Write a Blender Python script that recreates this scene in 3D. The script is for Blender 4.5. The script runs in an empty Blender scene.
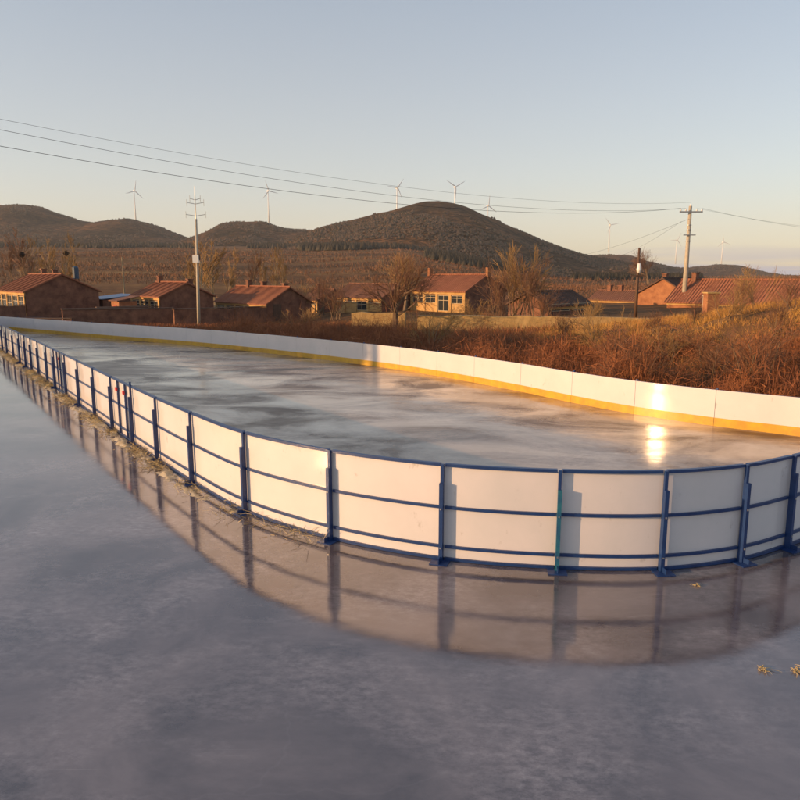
import bpy, math, random
import numpy as np
from mathutils import Vector, Matrix, noise

rnd = random.Random(7)
rng = np.random.default_rng(11)
S = bpy.context.scene
COL = S.collection
R = math.radians
CAMH = 3.4
HAZE = .00010
F = 700.0
PITCH = math.atan(123 / 700.0)

# ------------------------------------------------------------------ helpers
def at(px, py, Y):
    """point of the place at depth Y that stands at this spot of the photograph"""
    a = px - 400; b = py - 400
    dy = F * math.cos(PITCH) - b * math.sin(PITCH)
    dz = -F * math.sin(PITCH) - b * math.cos(PITCH)
    return Vector((Y * a / dy, Y, CAMH + Y * dz / dy))

def tag(o, label=None, cat=None, group=None, kind=None):
    if label: o['label'] = label
    if cat: o['category'] = cat
    if group: o['group'] = group
    if kind: o['kind'] = kind
    return o

def empty(name, loc=(0, 0, 0), rz=0.0):
    o = bpy.data.objects.new(name, None)
    COL.objects.link(o)
    o.location = loc
    o.rotation_euler = (0, 0, rz)
    o.empty_display_size = 0.3
    return o

def mobj(name, verts, faces, mat, parent=None, smooth=False):
    me = bpy.data.meshes.new(name)
    if isinstance(verts, np.ndarray) and isinstance(faces, np.ndarray):
        nf, k = faces.shape
        me.vertices.add(len(verts)); me.vertices.foreach_set('co', verts.astype(np.float32).ravel())
        me.loops.add(nf * k); me.loops.foreach_set('vertex_index', faces.astype(np.int32).ravel())
        me.polygons.add(nf)
        me.polygons.foreach_set('loop_start', np.arange(0, nf * k, k, dtype=np.int32))
        me.polygons.foreach_set('loop_total', np.full(nf, k, dtype=np.int32))
        me.update(calc_edges=True)
    else:
        me.from_pydata([tuple(v) for v in verts], [], [tuple(f) for f in faces])
        me.update()
    me.materials.append(mat)
    if smooth:
        me.polygons.foreach_set('use_smooth', [True] * len(me.polygons))
    o = bpy.data.objects.new(name, me)
    COL.objects.link(o)
    if parent: o.parent = parent
    return o

class MB:
    def __init__(s): s.v = []; s.f = []
    def poly(s, pts):
        n = len(s.v); s.v += [tuple(p) for p in pts]; s.f.append(tuple(range(n, n + len(pts))))
    def hexa(s, p):          # 8 points: bottom 4 ccw, top 4 ccw
        n = len(s.v); s.v += [tuple(q) for q in p]
        for f in ((3, 2, 1, 0), (4, 5, 6, 7), (0, 1, 5, 4), (1, 2, 6, 5), (2, 3, 7, 6), (3, 0, 4, 7)):
            s.f.append(tuple(n + i for i in f))
    def box(s, x0, x1, y0, y1, z0, z1):
        s.hexa([(x0, y0, z0), (x1, y0, z0), (x1, y1, z0), (x0, y1, z0), (x0, y0, z1), (x1, y0, z1), (x1, y1, z1), (x0, y1, z1)])
    def obox(s, c, ax, ay, hx, hy, z0, z1):   # oriented box, centre c (x,y), unit axes
        P = []
        for z in (z0, z1):
            for sx, sy in ((-1, -1), (1, -1), (1, 1), (-1, 1)):
                P.append((c[0] + ax[0] * hx * sx + ay[0] * hy * sy, c[1] + ax[1] * hx * sx + ay[1] * hy * sy, z))
        s.hexa(P)
    def tube(s, pts, r, n=6, cap=True):
        pts = [Vector(p) for p in pts]
        if not isinstance(r, (list, tuple)): r = [r] * len(pts)
        base = len(s.v)
        for i, p in enumerate(pts):
            d = (pts[min(i + 1, len(pts) - 1)] - pts[max(i - 1, 0)]).normalized()
            up = Vector((0, 0, 1)) if abs(d.z) < .9 else Vector((1, 0, 0))
            a = d.cross(up).normalized(); b = a.cross(d)
            for k in range(n):
                t = 2 * math.pi * k / n
                s.v.append(tuple(p + (a * math.cos(t) + b * math.sin(t)) * r[i]))
        for i in range(len(pts) - 1):
            for k in range(n):
                a0 = base + i * n + k; a1 = base + i * n + (k + 1) % n
                s.f.append((a0, a0 + n, a1 + n, a1))
        if cap:
            s.f.append(tuple(base + k for k in range(n)))
            s.f.append(tuple(base + (len(pts) - 1) * n + k for k in reversed(range(n))))
    def build(s, name, mat, parent=None, smooth=False):
        return mobj(name, s.v, s.f, mat, parent, smooth)

def copy_tree(o, parent=None):
    c = o.copy(); COL.objects.link(c); c.parent = parent
    for ch in [k for k in bpy.data.objects if k.parent == o]:
        copy_tree(ch, c)
    return c

def sm(a, b, x):
    t = min(1, max(0, (x - a) / (b - a))); return t * t * (3 - 2 * t)

def interp(pts, x):
    if x <= pts[0][0]: return pts[0][1]
    for (a, ya), (b, yb) in zip(pts, pts[1:]):
        if x <= b:
            t = (x - a) / (b - a); return ya + (yb - ya) * t
    return pts[-1][1]

# ---------------------------------------------------------------- materials
def mat(name, col, rough=.8, spec=.5, metal=0.0, vary=None, scale=5.0, bump=0.0, bscale=None, stretch=(1, 1, 1), detail=5, ior=None):
    m = bpy.data.materials.new(name); m.use_nodes = True
    nt = m.node_tree; N = nt.nodes; L = nt.links
    b = N['Principled BSDF']
    b.inputs['Roughness'].default_value = rough
    b.inputs['Metallic'].default_value = metal
    b.inputs['Specular IOR Level'].default_value = spec
    if ior: b.inputs['IOR'].default_value = ior
    b.inputs['Base Color'].default_value = (*col, 1)
    if vary or bump:
        tc = N.new('ShaderNodeTexCoord'); mp = N.new('ShaderNodeMapping'); mp.inputs['Scale'].default_value = stretch
        L.new(tc.outputs['Object'], mp.inputs['Vector'])
        n = N.new('ShaderNodeTexNoise'); n.inputs['Scale'].default_value = scale; n.inputs['Detail'].default_value = detail
        n.inputs['Roughness'].default_value = .65
        L.new(mp.outputs[0], n.inputs['Vector'])
        if vary:
            cr = N.new('ShaderNodeValToRGB')
            cr.color_ramp.elements[0].position = .32; cr.color_ramp.elements[0].color = (*col, 1)
            cr.color_ramp.elements[1].position = .68; cr.color_ramp.elements[1].color = (*vary, 1)
            L.new(n.outputs['Fac'], cr.inputs['Fac']); L.new(cr.outputs['Color'], b.inputs['Base Color'])
        if bump:
            src = n
            if bscale:
                src = N.new('ShaderNodeTexNoise'); src.inputs['Scale'].default_value = bscale; src.inputs['Detail'].default_value = 4
                L.new(mp.outputs[0], src.inputs['Vector'])
            bp = N.new('ShaderNodeBump'); bp.inputs['Strength'].default_value = 1.0; bp.inputs['Distance'].default_value = bump
            L.new(src.outputs['Fac'], bp.inputs['Height']); L.new(bp.outputs[0], b.inputs['Normal'])
    return m

M = {}
M['board'] = mat('white_board', (.64, .61, .63), rough=.10, spec=.6, vary=(.57, .56, .58), scale=1.3, bump=.0016, bscale=1.6)
def scuff(m):
    nt = m.node_tree; N = nt.nodes; L = nt.links; b = N['Principled BSDF']; src = b.inputs['Base Color'].links[0].from_socket
    tc = N.new('ShaderNodeTexCoord')
    def layer(scale, stt, p0, p1, colr, src):
        mp = N.new('ShaderNodeMapping'); mp.inputs['Scale'].default_value = stt; L.new(tc.outputs['Object'], mp.inputs['Vector'])
        n = N.new('ShaderNodeTexNoise'); n.inputs['Scale'].default_value = scale; n.inputs['Detail'].default_value = 7; n.inputs['Roughness'].default_value = .7
        L.new(mp.outputs[0], n.inputs['Vector'])
        r = N.new('ShaderNodeMapRange'); r.inputs[1].default_value = p0; r.inputs[2].default_value = p1; L.new(n.outputs['Fac'], r.inputs[0])
        x = N.new('ShaderNodeMix'); x.data_type = 'RGBA'; x.inputs[7].default_value = (*colr, 1); L.new(r.outputs[0], x.inputs[0]); L.new(src, x.inputs[6])
        return x.outputs[2]
    o1 = layer(6, (1, 1, .5), .62, .80, (.30, .27, .25), src)
    o2 = layer(1.0, (3, 3, 40), .70, .76, (.36, .34, .33), o1)
    L.new(o2, b.inputs['Base Color'])
scuff(M['board'])
M['kick'] = mat('yellow_kick', (.62, .38, .04), rough=.3, vary=(.46, .26, .05), scale=5)
M['blue'] = mat('blue_paint', (.008, .028, .115), rough=.38, vary=(.012, .045, .16), scale=9, bump=.001, bscale=60)
M['teal'] = mat('faded_blue_paint', (.02, .16, .20), rough=.4, vary=(.012, .06, .16), scale=5)
M['bolt'] = mat('zinc', (.5, .5, .5), rough=.4, metal=1)
M['red'] = mat('red_paint', (.5, .02, .03), rough=.4)
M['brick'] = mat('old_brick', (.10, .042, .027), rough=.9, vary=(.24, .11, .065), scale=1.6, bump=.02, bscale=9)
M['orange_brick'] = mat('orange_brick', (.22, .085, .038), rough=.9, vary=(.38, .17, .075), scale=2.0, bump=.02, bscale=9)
M['plaster'] = mat('cream_plaster', (.38, .21, .07), rough=.9, vary=(.50, .32, .13), scale=1.2)
M['frame'] = mat('pale_frame', (.46, .38, .25), rough=.6, vary=(.34, .27, .17), scale=3)
M['glass'] = mat('window_glass', (.03, .035, .04), rough=.08)
M['darkwood'] = mat('dark_wood', (.07, .035, .02), rough=.7, vary=(.11, .06, .035), scale=4)
M['reddoor'] = mat('red_door', (.35, .06, .03), rough=.6)
M['mudwall'] = mat('mud_wall', (.34, .22, .085), rough=.95, vary=(.46, .31, .13), scale=1.4, bump=.06, bscale=3)
M['concrete'] = mat('concrete_pole', (.34, .30, .24), rough=.85, vary=(.42, .38, .31), scale=4)
M['wire'] = mat('black_wire', (.02, .02, .02), rough=.6)
M['turbine'] = mat('turbine_white', (.75, .75, .74), rough=.5)
M['porcelain'] = mat('porcelain', (.7, .7, .68), rough=.25)
M['metal_grey'] = mat('grey_metal', (.30, .31, .32), rough=.5, metal=.6)
M['bluesheet'] = mat('blue_sheet', (.10, .16, .28), rough=.45, vary=(.14, .20, .32), scale=1)
M['bark'] = mat('brown_bark', (.13, .085, .05), rough=.9, vary=(.22, .15, .09), scale=3)
M['palebark'] = mat('pale_bark', (.26, .19, .11), rough=.9, vary=(.34, .26, .16), scale=3)
M['twig'] = mat('twig', (.13, .060, .034), rough=.9, vary=(.22, .11, .055), scale=1)
M['goldtwig'] = mat('golden_twig', (.26, .15, .055), rough=.9, vary=(.34, .21, .08), scale=1)
M['nest'] = mat('nest', (.05, .035, .025), rough=1)
M['scrub'] = mat('red_scrub', (.165, .052, .025), rough=.95, vary=(.34, .135, .052), scale=1.1, detail=8)
M['golden'] = mat('golden_grass', (.50, .28, .065), rough=.9, vary=(.30, .14, .04), scale=.7, detail=8)
M['conifer'] = mat('conifer_green', (.030, .027, .015), rough=.9, vary=(.055, .040, .020), scale=.02)
M['hillscrub'] = mat('hill_scrub', (.07, .042, .022), rough=.95, vary=(.14, .08, .038), scale=.03)
M['straw'] = mat('straw', (.46, .36, .18), rough=.9, vary=(.34, .26, .13), scale=14)
M['snow'] = mat('dirty_snow', (.30, .24, .15), rough=.8, vary=(.50, .44, .34), scale=9, bump=.02, bscale=20)

def roof_mat(name, c1, c2):
    m = mat(name, c1, rough=.85, vary=c2, scale=2.2, detail=6)
    nt = m.node_tree; N = nt.nodes; L = nt.links
    tc = N.new('ShaderNodeTexCoord')
    w = N.new('ShaderNodeTexWave'); w.wave_type = 'BANDS'; w.bands_direction = 'X'; w.inputs['Scale'].default_value = 1.3
    w.inputs['Distortion'].default_value = .6
    L.new(tc.outputs['Object'], w.inputs['Vector'])
    bp = N.new('ShaderNodeBump'); bp.inputs['Distance'].default_value = .06; bp.inputs['Strength'].default_value = 1
    L.new(w.outputs['Fac'], bp.inputs['Height']); L.new(bp.outputs[0], N['Principled BSDF'].inputs['Normal'])
    return m
M['tile'] = roof_mat('red_tile', (.22, .075, .04), (.30, .12, .06))
M['tile2'] = roof_mat('brown_tile', (.15, .065, .04), (.22, .10, .06))
M['tiledark'] = roof_mat('dark_tile', (.075, .04, .03), (.11, .06, .04))

def ground_mat():
    m = bpy.data.materials.new('dry_earth'); m.use_nodes = True
    nt = m.node_tree; N = nt.nodes; L = nt.links; b = N['Principled BSDF']
    b.inputs['Roughness'].default_value = .95; b.inputs['Specular IOR Level'].default_value = .1
    g = N.new('ShaderNodeNewGeometry')
    def nz(scale, st, det=6):
        mp = N.new('ShaderNodeMapping'); mp.inputs['Scale'].default_value = st
        L.new(g.outputs['Position'], mp.inputs['Vector'])
        n = N.new('ShaderNodeTexNoise'); n.inputs['Scale'].default_value = scale; n.inputs['Detail'].default_value = det
        n.inputs['Roughness'].default_value = .6
        L.new(mp.outputs[0], n.inputs['Vector']); return n
    a = nz(.03, (.35, 1.2, 1)); c = nz(.6, (1, 1, 1), 8); d = nz(.006, (1, 3.0, 1), 3)
    r1 = N.new('ShaderNodeValToRGB')
    E = r1.color_ramp.elements
    E[0].position = .30; E[0].color = (.075, .045, .022, 1)
    E[1].position = .72; E[1].color = (.27, .165, .07, 1)
    e = E.new(.5); e.color = (.155, .085, .040, 1)
    L.new(a.outputs['Fac'], r1.inputs['Fac'])
    r2 = N.new('ShaderNodeValToRGB')
    r2.color_ramp.elements[0].position = .35; r2.color_ramp.elements[0].color = (.55, .55, .55, 1)
    r2.color_ramp.elements[1].position = .65; r2.color_ramp.elements[1].color = (1.15, 1.1, 1.0, 1)
    L.new(c.outputs['Fac'], r2.inputs['Fac'])
    mx = N.new('ShaderNodeMix'); mx.data_type = 'RGBA'; mx.blend_type = 'MULTIPLY'; mx.inputs[0].default_value = 1
    L.new(r1.outputs[0], mx.inputs[6]); L.new(r2.outputs[0], mx.inputs[7])
    L.new(mx.outputs[2], b.inputs['Base Color'])
    bp = N.new('ShaderNodeBump'); bp.inputs['Distance'].default_value = .12
    L.new(c.outputs['Fac'], bp.inputs['Height']); L.new(bp.outputs[0], b.inputs['Normal'])
    return m
M['ground'] = ground_mat()

def hill_mat():
    m = bpy.data.materials.new('hill_slope'); m.use_nodes = True
    nt = m.node_tree; N = nt.nodes; L = nt.links; b = N['Principled BSDF']
    b.inputs['Roughness'].default_value = .95; b.inputs['Specular IOR Level'].default_value = .05
    g = N.new('ShaderNodeNewGeometry')
    def nz(scale, det):
        n = N.new('ShaderNodeTexNoise'); n.inputs['Scale'].default_value = scale; n.inputs['Detail'].default_value = det
        n.inputs['Roughness'].default_value = .6
        L.new(g.outputs['Position'], n.inputs['Vector']); return n
    a = nz(.009, 5); c = nz(.11, 5)
    r1 = N.new('ShaderNodeValToRGB'); E = r1.color_ramp.elements
    E[0].position = .40; E[0].color = (.050, .034, .018, 1)
    E[1].position = .60; E[1].color = (.15, .080, .040, 1)
    L.new(a.outputs['Fac'], r1.inputs['Fac'])
    r2 = N.new('ShaderNodeValToRGB')
    r2.color_ramp.elements[0].position = .42; r2.color_ramp.elements[0].color = (.35, .38, .36, 1)
    r2.color_ramp.elements[1].position = .62; r2.color_ramp.elements[1].color = (1.3, 1.2, 1.1, 1)
    L.new(c.outputs['Fac'], r2.inputs['Fac'])
    mx = N.new('ShaderNodeMix'); mx.data_type = 'RGBA'; mx.blend_type = 'MULTIPLY'; mx.inputs[0].default_value = 1
    L.new(r1.outputs[0], mx.inputs[6]); L.new(r2.outputs[0], mx.inputs[7])
    L.new(mx.outputs[2], b.inputs['Base Color'])
    bp = N.new('ShaderNodeBump'); bp.inputs['Distance'].default_value = 3
    L.new(c.outputs['Fac'], bp.inputs['Height']); L.new(bp.outputs[0], b.inputs['Normal'])
    return m
M['hill'] = hill_mat()

def ice_mat(name, c1, c2, r_lo, r_hi, sc, st, ior, bump, patch, frost, scratch, crack=.0, tint=(1, .95, .95), spec_lo=None):
    m = bpy.data.materials.new(name); m.use_nodes = True
    nt = m.node_tree; N = nt.nodes; L = nt.links; b = N['Principled BSDF']
    b.inputs['IOR'].default_value = ior
    b.inputs['Specular Tint'].default_value = (*tint, 1)
    g = N.new('ShaderNodeNewGeometry')
    def nz(scale, stt, det=5, rough=.6, rot=0, dist=0):
        mp = N.new('ShaderNodeMapping'); mp.inputs['Scale'].default_value = stt; mp.inputs['Rotation'].default_value = (0, 0, rot)
        L.new(g.outputs['Position'], mp.inputs['Vector'])
        n = N.new('ShaderNodeTexNoise'); n.inputs['Scale'].default_value = scale; n.inputs['Detail'].default_value = det
        n.inputs['Roughness'].default_value = rough; n.inputs['Distortion'].default_value = dist
        L.new(mp.outputs[0], n.inputs['Vector']); return n
    def ramp(n, p0, c0, p1, c1_):
        r = N.new('ShaderNodeValToRGB'); E = r.color_ramp.elements
        E[0].position = p0; E[0].color = (*c0, 1); E[1].position = p1; E[1].color = (*c1_, 1)
        L.new(n.outputs['Fac'], r.inputs['Fac']); return r
    a = nz(sc, st, 6, .62, .5, .6)
    fine = nz(7.5, (1, 1.6, 1), 9, .78, .3)
    big = nz(sc * .35, st, 3, .5, .5)
    mask = nz(.5, (.8, 1.3, 1), 5, .65, 1.1, .4)
    col = ramp(a, .38, c1, .62, c2)
    fr = ramp(fine, .42, (0, 0, 0), .72, frost)
    mk = ramp(mask, .44, (.06, .06, .06), .66, (1, 1, 1))
    fm = N.new('ShaderNodeMix'); fm.data_type = 'RGBA'; fm.blend_type = 'MULTIPLY'; fm.inputs[0].default_value = 1
    L.new(fr.outputs[0], fm.inputs[6]); L.new(mk.outputs[0], fm.inputs[7])
    mx0 = N.new('ShaderNodeMix'); mx0.data_type = 'RGBA'; mx0.blend_type = 'ADD'; mx0.inputs[0].default_value = 1
    L.new(col.outputs[0], mx0.inputs[6]); L.new(fm.outputs[2], mx0.inputs[7])
    # hairline cracks and blade scratches in the ice
    wob = nz(.7, (1, 1, 1), 4); 
    vm = N.new('ShaderNodeVectorMath'); vm.operation = 'MULTIPLY_ADD'; vm.inputs[1].default_value = (1.6, 1.6, 0)
    L.new(wob.outputs['Color'], vm.inputs[0]); L.new(g.outputs['Position'], vm.inputs[2])
    vo = N.new('ShaderNodeTexVoronoi'); vo.feature = 'DISTANCE_TO_EDGE'; vo.inputs['Scale'].default_value = .33
    L.new(vm.outputs[0], vo.inputs['Vector'])
    cr_ = N.new('ShaderNodeMapRange'); cr_.inputs[1].default_value = .0; cr_.inputs[2].default_value = .006; cr_.inputs[3].default_value = 1; cr_.inputs[4].default_value = 0
    L.new(vo.outputs['Distance'], cr_.inputs[0])
    sc1 = nz(1.0, (.6, 34, 1), 3, .5, .35); sc2 = nz(1.0, (.5, 30, 1), 3, .5, -.6)
    sr1 = ramp(sc1, .70, (0, 0, 0), .74, scratch); sr2 = ramp(sc2, .70, (0, 0, 0), .74, scratch)
    mx1 = N.new('ShaderNodeMix'); mx1.data_type = 'RGBA'; mx1.blend_type = 'ADD'; mx1.inputs[0].default_value = 1
    L.new(mx0.outputs[2], mx1.inputs[6]); L.new(sr1.outputs[0], mx1.inputs[7])
    mx2 = N.new('ShaderNodeMix'); mx2.data_type = 'RGBA'; mx2.blend_type = 'ADD'; mx2.inputs[0].default_value = 1
    L.new(mx1.outputs[2], mx2.inputs[6]); L.new(sr2.outputs[0], mx2.inputs[7])
    mx = N.new('ShaderNodeMix'); mx.data_type = 'RGBA'; mx.blend_type = 'MIX'
    mulc = N.new('ShaderNodeMath'); mulc.operation = 'MULTIPLY'; mulc.inputs[1].default_value = crack
    L.new(cr_.outputs[0], mulc.inputs[0]); L.new(mulc.outputs[0], mx.inputs[0])
    L.new(mx2.outputs[2], mx.inputs[6]); mx.inputs[7].default_value = (.34, .34, .36, 1)
    L.new(mx.outputs[2], b.inputs['Base Color'])
    ra = N.new('ShaderNodeMapRange'); ra.inputs[1].default_value = patch[0]; ra.inputs[2].default_value = patch[1]
    ra.inputs[3].default_value = r_lo; ra.inputs[4].default_value = r_hi
    ad = N.new('ShaderNodeMath'); ad.operation = 'ADD'
    mu = N.new('ShaderNodeMath'); mu.operation = 'MULTIPLY'; mu.inputs[1].default_value = .5
    L.new(a.outputs['Fac'], mu.inputs[0]); 
    mu2 = N.new('ShaderNodeMath'); mu2.operation = 'MULTIPLY'; mu2.inputs[1].default_value = .5
    L.new(big.outputs['Fac'], mu2.inputs[0])
    L.new(mu.outputs[0], ad.inputs[0]); L.new(mu2.outputs[0], ad.inputs[1])
    L.new(ad.outputs[0], ra.inputs[0])
    L.new(ra.outputs[0], b.inputs['Roughness'])
    if spec_lo is not None:
        rs = N.new('ShaderNodeMapRange'); rs.inputs[1].default_value = patch[0]; rs.inputs[2].default_value = patch[1]
        rs.inputs[3].default_value = spec_lo; rs.inputs[4].default_value = .65
        L.new(ad.outputs[0], rs.inputs[0]); L.new(rs.outputs[0], b.inputs['Specular IOR Level'])
    w = nz(1.1, (1, 1, 1), 3)
    w2 = nz(26, (1, 1, 1), 5, .7)
    b1 = N.new('ShaderNodeBump'); b1.inputs['Distance'].default_value = bump
    L.new(w.outputs['Fac'], b1.inputs['Height'])
    b2 = N.new('ShaderNodeBump'); b2.inputs['Distance'].default_value = bump * .10
    L.new(w2.outputs['Fac'], b2.inputs['Height']); L.new(b1.outputs[0], b2.inputs['Normal'])
    L.new(b2.outputs[0], b.inputs['Normal'])
    return m
M['ice_out'] = ice_mat('wet_ice', (.060, .051, .058), (.150, .130, .138), .015, .12, .55, (1, 1, 1), 2.15, .0035, (.40, .62), (.20, .19, .20), (.03, .03, .03), .05)
M['ice_in'] = ice_mat('rink_ice', (.085, .043, .028), (.44, .34, .26), .34, .06, .50, (.75, 1.35, 1), 1.42, .009, (.44, .56), (.22, .18, .15), (.14, .12, .10), 0, (1, .86, .76), .22)  # brown patches and warm tint put reflected hills and scrub into the colour

# ------------------------------------------------------------------ terrain
BANKH = [(.0, 0), (.12, .12), (.2, .3), (.31, .80), (.36, 1.05), (.41, 1.35), (.48, 1.85), (.57, 2.2), (.8, 2.7), (1.5, 3.0)]
def bank(x, y):
    s = (x + y - 22.4) * .7071
    k = sm(2.6, 10.5, s)
    h = interp(BANKH, x / max(y, 1)) * k
    return h * (1 - .5 * sm(15, 26, s))

def gz(x, y):
    s = (x + y - 22.4) * .7071
    z = -.07 + .30 * sm(.6, 2.2, s)
    if y > 0:
        z += bank(x, y)
        u = x / max(y, 1)
        low = sm(42, 56, y) * sm(-.02, -.14, u) * .75
        z -= low
        if y > 90:
            k = 1.0 - .93 * sm(-.02, .26, u)
            z += 46 * k * min(1.15, (y - 90) / 910)
            z += (noise.noise(Vector((x * .01, y * .01, 0))) * 2.2 + noise.noise(Vector((x * .03, y * .05, 3))) * .7) * sm(90, 260, y)
        z += .10 * noise.noise(Vector((x * .35, y * .35, 9))) * sm(2, 5, s)
    return z

def build_ground():
    ys = [-60, -30, -10, 0, 3, 6, 8] + list(np.arange(9, 62, .8))
    y = 62
    while y < 3600: ys.append(y); y *= 1.035
    ux = np.linspace(-1, 1, 141)
    V = []; Fc = []
    for yy in ys:
        half = max(75, 1.25 * yy + 40)
        for t in ux:
            x = half * (t * .45 + .55 * t ** 3)
            V.append((x, yy, gz(x, yy)))
    n = len(ux)
    for j in range(len(ys) - 1):
        for i in range(n - 1):
            a = j * n + i; Fc.append((a, a + 1, a + n + 1, a + n))
    o = mobj('ground', V, Fc, M['ground'], smooth=True)
    tag(o, kind='structure')
build_ground()

# hills: silhouette rows of the ridges, each a real mass at its own distance
def hill(name, prof, Yr, W, front, seed, extra=0):
    V = []; Fc = []
    xs = np.arange(prof[0][0], prof[-1][0] + 1, 3.0)
    ts = np.linspace(-1, 1, 41)
    for t in ts:
        Y = Yr + t * (front if t < 0 else W)
        for px in xs:
            top = at(px, interp(prof, px), Yr)
            x = top.x + (top.x / Yr) * (Y - Yr) * .6
            g = (math.cos(math.pi * t) + 1) / 2
            g = g ** .85
            b = gz(x, Y) - 6
            n = noise.noise(Vector((x * .006 + seed, Y * .006, 0))) * 14 + noise.noise(Vector((x * .02 + seed, Y * .02, 5))) * 4
            z = b + (top.z - b) * g + n * g * (1 - g) * 2.2
            z += noise.noise(Vector((x * .05, Y * .05, seed))) * 1.6 * g
            V.append((x, Y, z))
    n = len(xs)
    for j in range(len(ts) - 1):
        for i in range(n - 1):
            a = j * n + i; Fc.append((a, a + 1, a + n + 1, a + n))
    o = mobj(name, V, Fc, M['hill'], smooth=True)
    tag(o, kind='structure')
    return o, V, n

pA = [(-420, 262), (-200, 228), (-100, 214), (-40, 210), (0, 208), (30, 206), (45, 209), (60, 215), (85, 222), (100, 224), (118, 221), (135, 220), (150, 224), (165, 229), (182, 236), (200, 243), (230, 252), (280, 268)]
pB = [(130, 262), (170, 250), (195, 241), (205, 237), (218, 229), (228, 224), (245, 223), (262, 223), (275, 226), (290, 231), (310, 232), (330, 233), (380, 240), (430, 262)]
pC = [(240, 262), (290, 246), (320, 233), (345, 225), (375, 217), (395, 212), (410, 207), (425, 204), (438, 203), (452, 205), (466, 209), (480, 215), (500, 224), (520, 233), (540, 242), (560, 250), (585, 257), (640, 270)]
pD = [(520, 276), (560, 262), (585, 257), (608, 254.5), (628, 256), (645, 262), (662, 267), (682, 268.5), (700, 266.5), (718, 264.5), (735, 266.5), (750, 271), (765, 276), (800, 279), (900, 281), (1100, 282)]
HA = hill('hill_far', pA, 1500, 700, 520, 1.3)
HB = hill('hill_middle', pB, 1300, 500, 380, 4.1)
HC = hill('hill_round', pC, 1000, 500, 420, 7.7)
HD = hill('hill_low', pD, 1750, 600, 500, 2.2)

# trees and scrub on the hills: far woods that read as a mass
def cones(pts, hts, rad, name, material, label, cat):
    n = len(pts); k = 5
    pts = np.array(pts); hts = np.array(hts)[:, None]; rad = np.array(rad)[:, None]
    ang = np.linspace(0, 2 * np.pi, k, endpoint=False)[None, :] + rng.random((n, 1)) * 6
    V = np.zeros((n, k + 1, 3))
    V[:, :k, 0] = pts[:, 0:1] + np.cos(ang) * rad * (0.7 + .6 * rng.random((n, k)))
    V[:, :k, 1] = pts[:, 1:2] + np.sin(ang) * rad * (0.7 + .6 * rng.random((n, k)))
    V[:, :k, 2] = pts[:, 2:3] + hts * .1
    V[:, k, 0] = pts[:, 0]; V[:, k, 1] = pts[:, 1]; V[:, k, 2] = pts[:, 2] + hts[:, 0]
    base = (np.arange(n) * (k + 1))[:, None]
    Fc = np.stack([np.stack([base[:, 0] + i, base[:, 0] + (i + 1) % k, base[:, 0] + k], 1) for i in range(k)], 1).reshape(-1, 3)
    o = mobj(name, V.reshape(-1, 3), Fc, material)
    return tag(o, label, cat, kind='stuff')

def on_hill(H, num, lo, hi, cond=None):
    o, V, n = H
    P = []
    rows = len(V) // n
    while len(P) < num:
        j = rnd.uniform(lo, hi) * (rows - 1); i = rnd.uniform(0, n - 1.001)
        j0, i0 = int(j), int(i)
        if j0 >= rows - 1: continue
        fi, fj = i - i0, j - j0
        p = Vector(V[j0 * n + i0]).lerp(Vector(V[j0 * n + i0 + 1]), fi).lerp(Vector(V[(j0 + 1) * n + i0]).lerp(Vector(V[(j0 + 1) * n + i0 + 1]), fi), fj)
        q = noise.noise(Vector((p.x * .006, p.y * .006, 8))) + .8 * noise.noise(Vector((p.x * .03, p.y * .02, 3)))
        if q < rnd.uniform(-.15, .3): continue
        if p.z < gz(p.x, p.y): continue
        P.append(tuple(p))
    return P
P = on_hill(HA, 3200, .05, .54) + on_hill(HB, 1700, .05, .54) + on_hill(HC, 3600, .05, .54) + on_hill(HD, 2400, .05, .54)
cones(P, [rnd.uniform(1.2, 3.4) for _ in P], [rnd.uniform(.7, 1.9) for _ in P], 'hill_woods', M['conifer'], 'dark scattered evergreens speckling the brown hill slopes', 'woods')
P = on_hill(HC, 5200, .05, .54) + on_hill(HB, 2600, .05, .54) + on_hill(HA, 3600, .05, .54) + on_hill(HD, 2000, .05, .54)
cones(P, [rnd.uniform(1.2, 2.8) for _ in P], [rnd.uniform(1.2, 2.6) for _ in P], 'hill_scrub', M['hillscrub'], 'brown leafless scrub scattered over the hill slopes', 'scrub')

# dark conifer belts at the foot of the hills
def belt(quads, name, label, hh=7):
    Pp = []; 
    for (x0, x1, Y0, Y1, num) in quads:
        for _ in range(num):
            t = rnd.random(); px = x0 + (x1 - x0) * t
            Y = rnd.uniform(Y0, Y1) * (1 + .05 * math.sin(px * .05))
            x = (px - 400) / 705 * Y
            if noise.noise(Vector((x * .02, Y * .02, 1))) < -.25: continue
            Pp.append((x, Y, gz(x, Y)))
    cones(Pp, [rnd.uniform(.6, 1) * hh for _ in Pp], [rnd.uniform(.22, .36) * hh for _ in Pp], name, M['conifer'], label, 'woods')
belt([(-60, 200, 760, 900, 1300), (250, 350, 700, 860, 900), (300, 430, 560, 800, 1900)], 'conifer_belt', 'dark conifer belt across the slopes under the left hills')
belt([(425, 525, 340, 620, 2600), (570, 700, 300, 560, 2200)], 'conifer_belt', 'dark conifer plantation behind the cream house, foot of the round hill', 4.5)

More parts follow.
